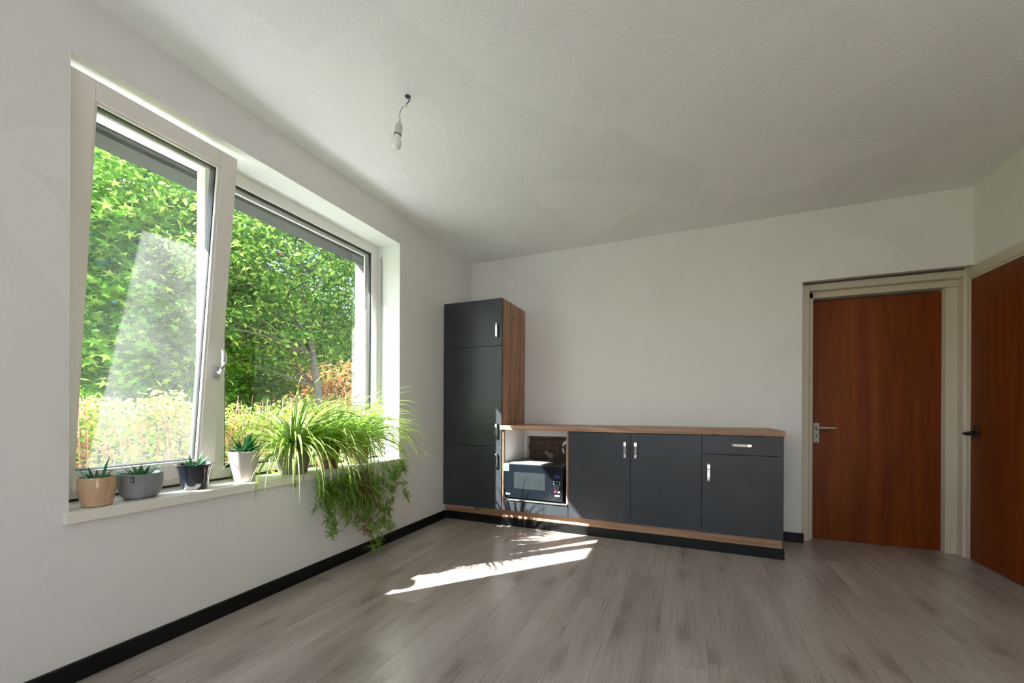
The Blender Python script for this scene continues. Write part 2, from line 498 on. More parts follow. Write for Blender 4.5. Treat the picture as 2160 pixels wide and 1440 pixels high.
# rear wall (behind the camera) with an unseen window added for the fill light
rwm = MB()
rwm.box(0, .9, RY - .2, RY, 0, H); rwm.box(3.3, RW, RY - .2, RY, 0, H)
rwm.box(.9, 3.3, RY - .2, RY, 0, .85); rwm.box(.9, 3.3, RY - .2, RY, 2.35, H)
struct(rwm.build('wall_rear', MT['wall']))
w2 = struct(empty('added_rear_window', (2.1, RY - .1, .85)))  # added window out of view, an opening for the rear fill
f = MB()
f.box(-1.2, -1.13, -.04, .03, 0, 1.5); f.box(1.13, 1.2, -.04, .03, 0, 1.5); f.box(-1.13, 1.13, -.04, .03, 0, .07)
f.box(-1.13, 1.13, -.04, .03, 1.43, 1.5); f.box(-.035, .035, -.04, .03, .07, 1.43)
f.build('window_frame', MT['pvc2'], w2)
MB().box(-1.13, 1.13, -.012, -.008, .07, 1.43).build('window_pane', MT['glass'], w2)

# broken-out brickwork in the patch
nx, nz_ = 60, 40
g = MB()
vs = []
for j in range(nz_ + 1):
    for i in range(nx + 1):
        x = PX0 + (PX1 - PX0) * i / nx; z = PZ0 + (PZ1 - PZ0) * j / nz_
        rowi = int((z - PZ0) / .062); bx = (x + .1 * (rowi % 2)) / .2
        d = .015 + .02 * abs(math.sin(bx * 7.1 + rowi * 3.3)) + random.uniform(0, .008)
        fx = bx % 1.0; fz = ((z - PZ0) / .062) % 1.0
        if min(fx, 1 - fx) < .06 or min(fz, 1 - fz) < .14: d += .012
        vs.append((x, min(d, .048), z))
fs = [(j * (nx + 1) + i, j * (nx + 1) + i + 1, (j + 1) * (nx + 1) + i + 1, (j + 1) * (nx + 1) + i) for j in range(nz_) for i in range(nx)]
g.add(vs, fs)
struct(g.build('trim_6', MT['brick']), 'bare broken brickwork in the wall behind the microwave')

# baseboards (black)
BB = .078
m = MB(); m.prism([(0, 0), (.015, 0), (.015, BB - .004), (.011, BB), (0, BB)], RY, -.54, axis='y')
struct(m.build('baseboard_left', MT['black']), 'black skirting along the window wall')
m = MB(); m.box(.015, 2.920, -.54, -.526, 0, BB)
m.box(2.906, 2.920, -.526, -.49, 0, BB)
struct(m.build('baseboard_front', MT['black'], bevel=.0015), 'black skirting along the foot of the cabinets')
m = MB(); m.box(2.80, 3.155, -.016, 0, 0, BB); m.box(3.142, 3.155, -.0, .03, 0, BB)
struct(m.build('baseboard_back', MT['black'], bevel=.0015), 'short black skirting between cabinets and door')

# ------------------------------------------------------------------ window
win = struct(empty('window_1', (0, 0, 0)), 'white plastic window with a tilted sash and a fixed pane')
FX0, FX1 = -.305, -.23
FZ0, FZ1 = .692, WZ1 - .001
Y0, Y1 = WY0 - .0, WY1
fr = MB()
fr.box(FX0, FX1, Y0, Y0 + .075, FZ0, FZ1); fr.box(FX0, FX1, Y1 - .080, Y1, FZ0, FZ1)
fr.box(FX0, FX1, Y0 + .075, Y1 - .08, FZ1 - .075, FZ1); fr.box(FX0, FX1, Y0 + .075, Y1 - .08, FZ0, FZ0 + .055)
fr.box(FX0, FX1, -2.655, -2.545, FZ0 + .055, FZ1 - .075)
fr.build('window_frame', MT['pvc2'], win, bevel=.003)
MB().box(-.29, -.235, Y0, Y1, .68, FZ0).build('gap_shade_strip', MT['box'], win)  # solid dark strip standing in for the shade under the frame
# fixed pane with beads, gasket, outer rebate
GY0, GY1, GZ0, GZ1 = -2.545, Y1 - .08, FZ0 + .055, FZ1 - .075
def ring(mb, x0, x1, y0, y1, z0, z1, w, mi=0):
    mb.box(x0, x1, y0, y0 + w, z0, z1, mi); mb.box(x0, x1, y1 - w, y1, z0, z1, mi)
    mb.box(x0, x1, y0 + w, y1 - w, z0, z0 + w, mi); mb.box(x0, x1, y0 + w, y1 - w, z1 - w, z1, mi)
b_ = MB(); ring(b_, -.262, -.246, GY0, GY1, GZ0, GZ1, .012)
b_.build('pane_gasket', MT['gasket'], win)
b_ = MB(); ring(b_, -.300, -.285, GY0 + .004, GY1 - .004, GZ0 + .004, GZ1 - .004, .022)
b_.build('glazing_bead', MT['pvc2'], win, bevel=.002)
MB().box(-.268, -.264, GY0, GY1, GZ0, GZ1).build('fixed_pane', MT['glass'], win)
# exterior screen housing and guide rails
b_ = MB()
b_.box(-.55, -.325, OY0, OY1, OZ1, OZ1 + .09)
b_.box(-.50, -.36, OY0 + .0, OY1 - .0, OZ1 - .02, OZ1)
b_.build('screen_housing', MT['box'], win)
b_ = MB(); b_.box(-.56, -.31, OY1 - .030, OY1, OZ0, OZ1 - .02); b_.box(-.40, -.33, OY1 - .060, OY1 - .03, OZ0, OZ1 - .02); b_.build('screen_guide', MT['box'], win)
b_ = MB(); b_.box(-.40, -.33, OY0, OY0 + .05, OZ0, OZ1 - .02); b_.build('screen_guide', MT['box'], win)
b_ = MB(); b_.box(-.62, -.305, OY0, OY1, OZ0 - .03, OZ0); b_.build('outer_sill', MT['outer'], win)

# tilted sash: built upright in its own frame, then leaned inward about its bottom edge
SY0, SY1, SH = -3.274, -2.615, 1.745
tilt = math.atan(.195 / 1.73)
sw = .080
s_ = MB()
for (a, b2, c, d) in ((SY0, SY0 + sw, 0, SH), (SY1 - sw, SY1, 0, SH), (SY0 + sw, SY1 - sw, 0, sw), (SY0 + sw, SY1 - sw, SH - sw, SH)):
    s_.box(-.012, .0, a, b2, c, d)
for (a, b2, c, d) in ((SY0 + .02, SY0 + sw, .02, SH - .02), (SY1 - sw, SY1 - .02, .02, SH - .02), (SY0 + sw, SY1 - sw, .02, sw), (SY0 + sw, SY1 - sw, SH - sw, SH - .02)):
    s_.box(-.066, -.012, a, b2, c, d)
sash = s_.build('tilted_sash', MT['pvc'], win, bevel=.003)
sash.location = (-.208, 0, .722); sash.rotation_euler = (0, tilt, 0)
b_ = MB(); ring(b_, -.074, -.030, SY0 + sw, SY1 - sw, sw, SH - sw, .013)
b_.build('sash_gasket', MT['gasket'], sash)
b_ = MB(); ring(b_, -.026, -.010, SY0 + sw, SY1 - sw, sw, SH - sw, .010)
b_.build('glazing_bead', MT['pvc'], sash)
MB().box(-.045, -.041, SY0 + sw, SY1 - sw, sw, SH - sw).build('sash_glass', MT['glass_d'], sash)
b_ = MB(); ring(b_, -.074, -.066, SY0 + .018, SY1 - .018, .018, SH - .018, .012)
b_.build('outer_seal', MT['gasket'], sash)
# window handle (turned up for tilt)
hl = MB()
hz, hy = .575, SY1 - .032
hl.prism([(hy - .016 + .0, hz - .03), (hy - .010, hz - .036), (hy + .010, hz - .036), (hy + .016, hz - .03), (hy + .016, hz + .03), (hy + .010, hz + .036), (hy - .010, hz + .036), (hy - .016, hz + .03)], 0, .011, axis='x')
hl.tube([(.008, hy, hz), (.030, hy, hz), (.046, hy, hz + .004)], .0105, 14)
hl.tube([(.046, hy, hz - .004), (.050, hy + .004, hz + .022), (.053, hy + .008, hz + .060), (.050, hy + .008, hz + .095), (.043, hy + .006, hz + .122), (.037, hy + .004, hz + .132)], [.011, .012, .0125, .0120, .0095, .005], 14)
autosmooth(hl.build('window_handle', plain('satin_silver_handle', (.62, .62, .63), .3, .5), sash))
# inside sill board
si = MB(); si.box(-.30, 0, WY0 + .001, WY1 - .001, WZ0, .68); si.box(0, .030, -3.294, -1.232, .636, .680)
struct(si.build('trim_1', MT['sill'], bevel=.003), 'cream painted window sill with the plant pots')
# reveal lining: white painted faces of the opening
rv = MB()
rv.box(-.229, -.0005, WY1 - .003, WY1, .68, WZ1); rv.box(-.229, -.0005, WY0, WY0 + .003, .68, WZ1)
rv.box(-.229, -.0005, WY0 + .003, WY1 - .003, WZ1 - .003, WZ1)
struct(rv.build('trim_2', MT['reveal']), 'white painted window reveal')
# blind remnants at the far jamb
bl = empty('blind_cord', (-.205, WY1 - .012, 2.42))
tag(bl, 'thin grey blind rail and cord hanging down the far window jamb', 'blind cord')
MB().box(-.014, .008, -.010, .006, -.02, .03).build('bracket', MT['pvc2'], bl)
MB().tube([(.012, .0, -.01), (.012, .0, -1.3)], .0042, 8).build('rail', MT['wire_grey'], bl)
MB().tube([(.05, -.003, -.42), (.066, -.012, -1.0), (.076, -.014, -1.32)], .0018, 6).build('cord', MT['pvc2'], bl)

# ------------------------------------------------------------------ doors
d1 = struct(empty('door_1', (3.67, .19, 0)), 'orange brown veneer door in the back wall')
def L(o, e):       # world-coordinate mesh parented to an empty
    o.parent = e; o.matrix_parent_inverse = Matrix.Translation(-Vector(e.location)); return o
L(MB().box(3.250, 4.098, .190, .230, .004, 2.041).build('door_leaf', MT['teak'], bevel=.001), d1)
k = MB()
k.prism([(3.125, .075), (3.206, .075), (3.211, .080), (3.211, .130), (3.248, .130), (3.248, .30), (3.125, .30)], 0, DZ)
k.prism([(4.096, .30), (4.096, .192), (4.104, .150), (4.122, .148), (4.168, .146), (4.171, .080), (4.187, .078), (4.192, .0455), (4.30, .0455), (4.30, .30)], 0, DZ)
k.prism([(.075, 2.118), (.078, 2.112), (.13, 2.108), (.13, 2.060), (.19, 2.056), (.30, 2.056), (.30, DZ), (.075, DZ)], 3.211, 4.171, axis='x')
L(k.build('door_frame', MT['cream'], bevel=.002), d1)
k = MB(); k.box(3.165, 4.165, .050, .0745, DZ - .012, DZ - .002)
L(k.build('filler_gap', plain('dark_crack_filler', (.10, .085, .07), .9, var=.6, scale=30)), d1)
k = MB(); k.box(3.135, 3.212, .062, .075, 0, .055)
L(k.build('plinth_block', MT['cream'], bevel=.002), d1)
hd = L(MB().box(3.266, 3.307, .183, .190, .827, .995).build('door_handle', MT['plate'], bevel=.002), d1)
k = MB(); k.tube([(3.286, .184, .955), (3.286, .150, .955), (3.290, .140, .955)], [.012, .010, .010], 12)
k.tube([(3.278, .140, .955), (3.34, .138, .957), (3.415, .140, .955)], [.0105, .008, .0065], 12)
lv = autosmooth(k.build('lever', MT['plate'])); lv.parent = hd
k = MB(); k.box(3.282, 3.291, .1815, .1832, .873, .893)
k.lathe([(.0055, -.0008), (.0055, .0008)], (0, 0, 0), 12); 
# round part of the keyhole and the screws, turned to face the room
kv = []
mbk = MB(); mbk.box(3.2825, 3.2905, .1815, .1832, .871, .889)
for (zz, rr) in ((.891, .0062), (.935, .0038), (.838, .0038)):
    mbk.prism([(3.2865 + rr * math.cos(a * PI / 6), zz + rr * math.sin(a * PI / 6)) for a in range(12)], .1815, .1832, axis='y')
kh = mbk.build('keyhole', MT['gasket']); kh.parent = hd

d2 = struct(empty('door_2', (4.197, -.45, 0)), 'orange brown veneer door in the right wall')
L(MB().box(4.197, 4.237, -.905, .042, .008, 2.074).build('door_leaf', MT['teak'], bevel=.001), d2)
k = MB()
k.prism([(RW - .003, 2.100), (RW + .004, 2.092), (RW + .008, 2.078), (RW + .11, 2.078), (RW + .11, RZ), (RW - .003, RZ)], R0, .0455, axis='y')
k.prism([(RW - .003, R0), (RW + .11, R0), (RW + .11, -.908), (RW + .006, -.908), (RW - .003, -.915)], 0, 2.09)
L(k.build('door_frame', MT['cream'], bevel=.0015), d2)
hd = L(MB().box(4.190, 4.197, -.030, .004, .905, 1.002).build('door_handle', MT['blackmet'], bevel=.003), d2)
k = MB(); k.tube([(4.194, -.014, .942), (4.150, -.014, .940), (4.138, -.018, .938)], [.013, .011, .011], 12)
k.tube([(4.138, -.004, .939), (4.134, -.03, .936), (4.136, -.07, .936), (4.138, -.125, .938)], [.009, .013, .012, .009], 14)
lv = autosmooth(k.build('lever', MT['blackmet'])); lv.parent = hd

# ------------------------------------------------------------------ kitchen cabinets
CF = -.585            # door faces
def bar_handle(name, parent, cx, cz, vertical=True, ln=.142, off=(0, 0, 0)):
    """chrome bow handle: a flat bar on two returns"""
    mb = MB(); h = ln / 2; w = .0095
    y0 = CF - .001
    prof = [(-h, y0), (-h, y0 - .014), (-h + .010, y0 - .0215), (-h + .035, y0 - .0245), (h - .035, y0 - .0245), (h - .010, y0 - .0215), (h, y0 - .014), (h, y0),
            (h - .010, y0), (h - .012, y0 - .010), (h - .036, y0 - .0185), (-h + .036, y0 - .0185), (-h + .012, y0 - .010), (-h + .010, y0)]
    n = len(prof)
    vs = []
    for s in (-w, w):
        for (a, y) in prof:
            vs.append((cx + s, y, cz + a) if vertical else (cx + a, y, cz + s))
    fs = []
    half = n // 2
    for i in range(half - 1):      # side walls as quads between outer and inner outline
        o1, o2, i1, i2 = i, i + 1, n - 1 - i, n - 2 - i
        fs += [(o1, o2, i2, i1), (n + o1, n + i1, n + i2, n + o2)]
    for i in range(n):
        fs.append((i, (i + 1) % n, n + (i + 1) % n, n + i))
    mb.add(vs, fs)
    o = mb.build('handle', MT['chrome'], bevel=.0012)
    o.parent = parent
    return o

def panel(name, x0, x1, z0, z1, parent, y0=CF, th=.018, mat='anth'):
    o = MB().box(x0, x1, y0, y0 + th, z0, z1).build(name, MT[mat], bevel=.001)
    o.parent = parent
    return o

def carcass(x0, x1, z0, z1, depth_back=-.012, shelf=None, back=True):
    mb = MB(); t = .016
    mb.box(x0, x0 + t, CF + .021, depth_back, z0, z1); mb.box(x1 - t, x1, CF + .021, depth_back, z0, z1)
    mb.box(x0 + t, x1 - t, CF + .021, depth_back, z0, z0 + t); mb.box(x0 + t, x1 - t, CF + .021, depth_back, z1 - t, z1)
    if back: mb.box(x0 + t, x1 - t, depth_back - .006, depth_back, z0 + t, z1 - t)
    return mb

tall = empty('tall_cabinet', (0, 0, 0))
tag(tall, 'tall anthracite cupboard with oak side standing in the corner by the window', 'cabinet')
carcass(.015, .638, .152, 2.150).build('body', MT['white_board'], tall)
MB().box(.639, .659, CF + .021, -.004, .152, 2.153).build('side_panel', MT['oak'], tall, bevel=.0008)
for (z0, z1, hz_, lab) in ((1.707, 2.154, 1.852, 'upper short door'), (.753, 1.703, .898, 'long middle door'), (.152, .749, .613, 'lower door')):
    dr = panel('door', .014, .652, z0, z1, tall)
    bar_handle('handle', dr, .603, hz_, True, .142)

mwc = empty('open_cabinet', (0, 0, 0))
tag(mwc, 'open oak-edged base cabinet holding the microwave', 'cabinet')
t_ = .012
MB().box(.6615, .6735, CF + .003, -.03, .152, .906).build('side_panel', MT['oak'], mwc, bevel=.0008)
MB().box(1.284, 1.300, CF + .003, -.03, .262, .906).build('side_panel', MT['oak'], mwc, bevel=.0008)
b_ = MB(); b_.box(.6740, .682, CF + .025, -.03, .262, .904); b_.box(1.276, 1.2835, CF + .025, -.03, .262, .904)
b_.box(.684, .700, -.05, -.03, .27, .904); b_.box(.684, 1.276, -.034, -.03, .825, .904)
b_.build('inner_lining', MT['white_board'], mwc)
b_ = MB(); b_.box(.684, 1.276, CF + .030, -.05, .248, .264); b_.build('shelf', plain('beige_shelf_board', (.30, .26, .22), .6), mwc)
b_ = MB(); b_.prism([(CF - .014, .2575), (CF - .006, .252), (CF + .012, .252), (CF + .012, .268), (CF - .010, .268)], .735, 1.292, axis='x')
b_.build('edge_rail', MT['alu'], mwc)
panel('lower_panel', .664, 1.297, .156, .249, mwc)

dbl = empty('double_base_cabinet', (0, 0, 0))
tag(dbl, 'anthracite base cabinet with two doors under the worktop beside the microwave', 'cabinet')
carcass(1.302, 2.364, .152, .905).build('body', MT['white_board'], dbl)
dr = panel('door', 1.3025, 1.8265, .157, .905, dbl); bar_handle('handle', dr, 1.785, .767)
dr = panel('door', 1.8295, 2.3645, .157, .905, dbl); bar_handle('handle', dr, 1.870, .767)

drw = empty('drawer_base_cabinet', (0, 0, 0))
tag(drw, 'anthracite base cabinet with one drawer over one door at the right end', 'cabinet')
carcass(2.368, 2.902, .152, .905).build('body', MT['white_board'], drw)
MB().box(2.902, 2.9045, CF + .021, -.006, .152, .905).build('side_panel', MT['anth'], drw)
dr = panel('drawer', 2.3675, 2.9045, .764, .907, drw); bar_handle('handle', dr, 2.637, .836, False)
dr = panel('door', 2.3675, 2.9045, .155, .7605, drw); bar_handle('handle', dr, 2.412, .620)

wt = MB(); wt.prism([(.661, -.003), (.661, -.588), (.643, -.588), (.643, -.605), (2.9085, -.605), (2.9085, -.003)], .9105, .9505)
tag(wt.build('worktop', MT['oakx'], bevel=.0015), 'long knotty oak worktop over the base cabinets', 'worktop')
pl = MB(); pl.box(.016, .950, -.530, -.515, .078, .151); pl.box(.951, 1.930, -.530, -.515, .078, .151); pl.box(1.931, 2.905, -.530, -.515, .078, .151)
pl.box(2.890, 2.905, -.515, -.03, .0, .151); pl.box(.016, 2.905, -.525, -.510, 0, .078)
tag(pl.build('cabinet_plinth', MT['oakx'], bevel=.0008), 'oak plinth board under the row of cabinets', 'plinth')

# ------------------------------------------------------------------ microwave
mw = empty('microwave', (.974, -.33, .2645))
tag(mw, 'black microwave oven with grey window on the open shelf', 'microwave')
x0, x1, z0, z1 = -.292, .278, .012, .335      # local
yf = -.240                                     # front of body
MB().box(x0 + .004, x1 - .004, yf, .225, z0, z1).build('body', MT['mw_body'], mw, bevel=.006)
dr = MB().box(x0, x1, yf - .018, yf - .0005, z0 + .004, z1 - .008).build('door', MT['mw_front'], mw, bevel=.004)
MB().box(-.190, .112, yf - .0195, yf - .0180, .105, .258).build('door_window', MT['mw_glass'], dr)
cp = MB(); cp.box(.195, .250, yf - .0195, yf - .018, .222, .252)
cp.build('display', MT['disp'], mw)
kb = MB(); kb.prism([(.223 + .022 * math.cos(a * PI / 14), .142 + .022 * math.sin(a * PI / 14)) for a in range(28)], yf - .032, yf - .018, axis='y')
autosmooth(kb.build('knob', MT['chrome'], mw))
kb2 = MB(); kb2.prism([(.223 + .016 * math.cos(a * PI / 14), .142 + .016 * math.sin(a * PI / 14)) for a in range(28)], yf - .034, yf - .0321, axis='y')
kb2.build('knob_cap', MT['mw_front'], mw)
for (bx, bz, mt) in ((.196, .192, 'paper'), (.222, .192, 'paper'), (.248, .192, 'paper'), (.196, .172, 'paper'), (.248, .172, 'paper')):
    MB().box(bx - .005, bx + .005, yf - .0193, yf - .018, bz - .003, bz + .003).build('button', MT[mt], mw)
MB().box(.198, .218, yf - .0193, yf - .018, .096, .112).build('button', MT['red'], mw)
MB().box(.232, .250, yf - .0193, yf - .018, .096, .112).build('button', MT['paper'], mw)
b_ = MB(); b_.box(.206, .226, yf - .0193, yf - .018, .062, .076); b_.box(.230, .248, yf - .0193, yf - .018, .062, .076); b_.build('rating_mark', MT['paper'], mw)
for fx in (x0 + .05, x1 - .05):
    for fy in (yf + .03, .18):
        MB().lathe([(.013, 0), (.015, .012)], (fx, fy, 0), 16).build('foot', MT['gasket'], mw)
lg = MB()
pts = [(-.266 + .0085 * math.cos(a * PI / 12), .050 + .0085 * math.sin(a * PI / 12)) for a in range(24)]
lg.prism(pts, yf - .0193, yf - .018, axis='y'); lg.build('logo_disc', MT['paper'], mw)
text_mesh('logo_text', 'LG', .022, MT['paper'], mw, (-.243, yf - .0187, .050), (PI / 2, 0, 0))
stk = MB().box(-.294, -.243, yf - .0202, yf - .0185, .262, .330).build('sticker', MT['paper'], mw)
ov = MB(); ov.prism([(-.2685 + .022 * math.cos(a * PI / 14) + .003 * math.sin(a * PI / 14), .300 + .018 * math.sin(a * PI / 14)) for a in range(28)], yf - .0212, yf - .0202, axis='y')
ov.build('sticker_oval', MT['blue'], stk)
text_mesh('sticker_text', 'NF', .022, MT['paper'], stk, (-.2685, yf - .0216, .300), (PI / 2, 0, 0), .0004, .0006)
mwcord = MB(); mwcord.tube([(.292, .05, .20), (.294, -.12, .17), (.293, -.20, .10), (.292, -.215, .05), (.298, -.20, .012)], .0032, 8)
mwcord.build('power_cord', MT['gasket'], mw, smooth=True)
MB().add([(-.29 + .03, -.20, z1 + .0012), (.06, -.225, z1 + .0012), (.13, -.06, z1 + .0012), (-.14, -.02, z1 + .0012),
          (-.26, -.20, z1 + .0002), (.06, -.225, z1 + .0002), (.13, -.06, z1 + .0002), (-.14, -.02, z1 + .0002)],
         [(0, 1, 2, 3), (7, 6, 5, 4), (0, 4, 5, 1), (1, 5, 6, 2), (2, 6, 7, 3), (3, 7, 4, 0)]).build('paper_sheet', MT['paper'])
ps = bpy.data.objects['paper_sheet']; ps.location = mw.location
tag(ps, 'loose white paper sheet lying on top of the microwave', 'paper')

# valve and rubble at the broken wall
vv = MB()
vv.tube([(1.165, .03, .78), (1.165, -.01, .78), (1.150, -.018, .775), (1.110, -.020, .760)], [.016, .018, .018, .014], 12)
vv.tube([(1.120, -.018, .775), (1.096, -.02, .74), (1.090, -.022, .70), (1.104, -.022, .655)], [.015, .014, .012, .008], 12)
vv.tube([(1.165, .0, .70), (1.165, .0, .86)], .012, 12)
tag(autosmooth(vv.build('water_valve', MT['pvc2'])), 'white plastic pipe valve in the bare brick behind the microwave', 'valve')
def rubble(name, c, r, label, mat):
    mb = MB(); bm = bmesh.new(); bmesh.ops.create_icosphere(bm, subdivisions=2, radius=1)
    for v in bm.verts:
        k_ = 1 + .25 * math.sin(v.co.x * 5 + r * 90) * math.cos(v.co.z * 4 + 1)
        v.co = Vector((v.co.x * r[0] * k_, v.co.y * r[1] * k_, v.co.z * r[2] * k_)) if isinstance(r, tuple) else v.co * r * k_
    me = bpy.data.meshes.new(name); bm.to_mesh(me); bm.free(); me.materials.append(mat)
    o = bpy.data.objects.new(name, me); COL.objects.link(o); o.location = c
    return tag(o, label, 'mortar lump')
stone = plain('pale_mortar', (.32, .26, .21), .95, var=.2, bmp=.6)
rubble('mortar_lump', (.945, .010, .618), .036, 'pale mortar lump stuck in the broken brick, the larger one', stone)
rubble('mortar_lump', (.905, .014, .650), .026, 'smaller mortar lump stuck in the broken brick', stone)

# ------------------------------------------------------------------ ceiling bulb
bulb = empty('bare_bulb', (.881, -2.304, H))
tag(bulb, 'bare white light bulb hanging on loose wires from the ceiling', 'light bulb')
def rel(p): return (p[0] - .881, p[1] + 2.304, p[2] - H)
o = MB().lathe([(.004, -.0015), (.012, -.002), (.016, 0)], (0, 0, 0), 16).build('ceiling_hole', MT['gasket'], bulb)
cn = (.865, -2.304, 2.714)
MB().tube([rel(q) for q in ((.883, -2.304, 2.752), (.886, -2.30, 2.744), (.884, -2.30, 2.732), (.870, -2.30, 2.722))], .0019, 8).build('wire', MT['wire_blue'], bulb)
MB().tube([rel(q) for q in ((.889, -2.306, 2.752), (.897, -2.306, 2.742), (.899, -2.306, 2.732), (.889, -2.306, 2.722), (.873, -2.306, 2.714))], .0019, 8).build('wire', MT['wire_brown'], bulb)
c_ = MB().box(-.010, .010, -.007, .007, -.008, .008).build('terminal_block', MT['pvc2'], bulb, bevel=.002)
c_.location = rel(cn); c_.rotation_euler = (0, .7, 0)
MB().tube([rel(q) for q in ((.858, -2.304, 2.711), (.845, -2.304, 2.705), (.834, -2.304, 2.690), (.828, -2.304, 2.672), (.829, -2.304, 2.658), (.833, -2.304, 2.644))], .0023, 8).build('cable', MT['wire_grey'], bulb)
o = MB().box(-.010, .010, -.003, .003, -.0035, .0035).build('cable_clip', MT['pvc2'], bulb, bevel=.0012); o.location = rel((.818, -2.304, 2.664)); o.rotation_euler = (0, .5, 0)
lamp_tilt = .22
hb = autosmooth(MB().lathe([(.004, .052), (.006, .040), (.0085, .032), (.0185, .022), (.0215, .012), (.0225, -.032), (.0225, -.036)], (0, 0, 0), 28).build('lamp_holder', MT['socket'], bulb), 50)
hb.location = rel((.8225, -2.304, 2.602)); hb.rotation_euler = (0, lamp_tilt, 0); hb.scale = (.87, .87, .87)
autosmooth(MB().lathe([(.0228, -.036), (.0232, -.037), (.0232, -.040), (.0226, -.041)], (0, 0, 0), 28).build('black_ring', MT['gasket'], hb), 50)
autosmooth(MB().lathe([(.019, -.041), (.0195, -.050), (.0205, -.058), (.0262, -.070), (.0305, -.082), (.0318, -.094), (.0300, -.106), (.0240, -.117), (.0150, -.1235), (.005, -.126), (.001, -.1262)], (0, 0, 0), 36).build('bulb_glass', MT['bulb'], hb), 60)

# ------------------------------------------------------------------ plants on the sill
MT['succ'] = leaf('aloe_green', (.02, .10, .05), (.06, .22, .07), .15, .35, 20)
MT['sp_green'] = leaf('spider_leaf_green', (.20, .38, .03), (.40, .60, .09), .55, .4, 6)
MT['sp_cream'] = leaf('spider_leaf_stripe', (.70, .78, .38), (.85, .88, .60), .55, .4, 6)
MT['sp_hang'] = leaf('hanging_plantlet_green', (.15, .29, .04), (.34, .50, .10), .35, .4, 8)
MT['sp_dry'] = leaf('dry_leaf_brown', (.22, .11, .05), (.36, .22, .10), .35, .6, 8)
SILL = .68

def pot_mesh(kind, prof, c, mat, parent, n=48, sx=1, sy=1):
    o = autosmooth(MB().lathe(prof, (0, 0, 0), n, sx, sy).build('pot', mat, parent), 40)
    return o

def blade(mb, p, az, el, ln, w, droop, seg=8, stripe=False, fold=.35, guard=True, twist=0.0):
    """arching ribbon leaf as a strip with a V section; tapering to a point"""
    P = Vector(p); st = ln / seg
    pts = [P.copy()]; dirs = []
    e = el
    for i in range(seg):
        d = Vector((math.cos(az) * math.cos(e), math.sin(az) * math.cos(e), math.sin(e)))
        dirs.append(d); P = P + d * st
        e -= droop / seg * (0.5 + 1.2 * i / seg)
        e = max(e, -1.45)
        pts.append(P.copy())
    dirs.append(dirs[-1])
    side = Vector((-math.sin(az), math.cos(az), 0))
    rows = []
    for i, q in enumerate(pts):
        t = i / seg
        ww = w * (0.75 + .5 * math.sin(PI * min(1, t * 1.15 + .1))) * (1 - t ** 3) * .62 + .0004
        nrm = dirs[i].cross(side).normalized() * -1
        s2 = (side * math.cos(twist * t) + nrm * math.sin(twist * t))
        lift = nrm * (ww * fold)
        if stripe: offs = [(-1, 1), (-.36, .1), (.36, .1), (1, 1)]
        else: offs = [(-1, 1), (0, 0), (1, 1)]
        r_ = [q + s2 * (ww * a) + lift * b for a, b in offs]
        if guard:
            for v in r_:
                if v.x < .034 and v.z < SILL + .004: v.x = max(v.x, .036) if v.z < SILL - .02 else v.x
                if v.x < .034 and SILL - .05 < v.z < SILL + .004: v.z = SILL + .004
                if v.x < 0: v.y = min(v.y, WY1 - .008)
                if v.z >= SILL: v.x = max(v.x, -.222)
        rows.append(r_)
    k_ = len(rows[0]); vs = [v for r_ in rows for v in r_]
    fs = []; ms = []
    for i in range(seg):
        for j in range(k_ - 1):
            fs.append((i * k_ + j, i * k_ + j + 1, (i + 1) * k_ + j + 1, (i + 1) * k_ + j))
            ms.append(1 if (stripe and j == 1) else 0)
    o_ = len(mb.v); mb.v += [tuple(v) for v in vs]
    mb.f += [tuple(o_ + i for i in f_) for f_ in fs]; mb.m += ms

def leaves_build(mb, name, mats, parent):
    me = bpy.data.meshes.new(name); me.from_pydata(mb.v, [], mb.f); me.update()
    for m_ in mats: me.materials.append(m_)
    me.polygons.foreach_set('material_index', mb.m)
    me.polygons.foreach_set('use_smooth', [True] * len(me.polygons))
    o = bpy.data.objects.new(name, me); COL.objects.link(o); o.parent = parent
    return o

def succulent(name, c, prof, mat, soil_r, soil_z, leaves, label, n=48, sx=1.0, sy=1.0, rz=0, extra=None):
    e = empty(name, (c[0], c[1], SILL), rz)
    tag(e, label, 'potted plant')
    autosmooth(MB().lathe(prof, (0, 0, 0), n, sx, sy).build('pot', mat, e), 40)
    autosmooth(MB().lathe([(soil_r * .98, soil_z - .004), (soil_r * .97, soil_z), (soil_r * .5, soil_z + .003), (.002, soil_z + .004)], (0, 0, 0), 32, sx, sy).build('soil', MT['soil'], e))
    mb = MB()
    for (az, el, ln, w) in leaves:
        blade(mb, (.006 * math.cos(az), .006 * math.sin(az), soil_z), az, el, ln, w, .35, 6, False, .7, False)
    leaves_build(mb, 'leaves', [MT['succ']], e)
    if extra: extra(e)
    return e

MT['beige_pot'] = plain('beige_glazed_ceramic', (.56, .36, .22), .12, var=.02, coat=.6)
MT['conc'] = plain('grey_concrete', (.24, .25, .26), .85, var=.35, scale=14, bmp=.35)
MT['black_pot'] = plain('black_glazed_ceramic', (.008, .010, .018), .06, var=.1, coat=1.0)
MT['taupe_pot'] = plain('pale_taupe_ceramic', (.52, .46, .43), .38, var=.03)
MT['olive_pot'] = plain('grey_green_ceramic', (.20, .20, .13), .4, var=.2, scale=20)
MT['rust_pot'] = plain('brown_plastic_pot', (.20, .085, .05), .5, var=.15)
MT['clear_pot'] = plain('yellowish_grey_pot', (.42, .38, .20), .25, var=.3, scale=18)

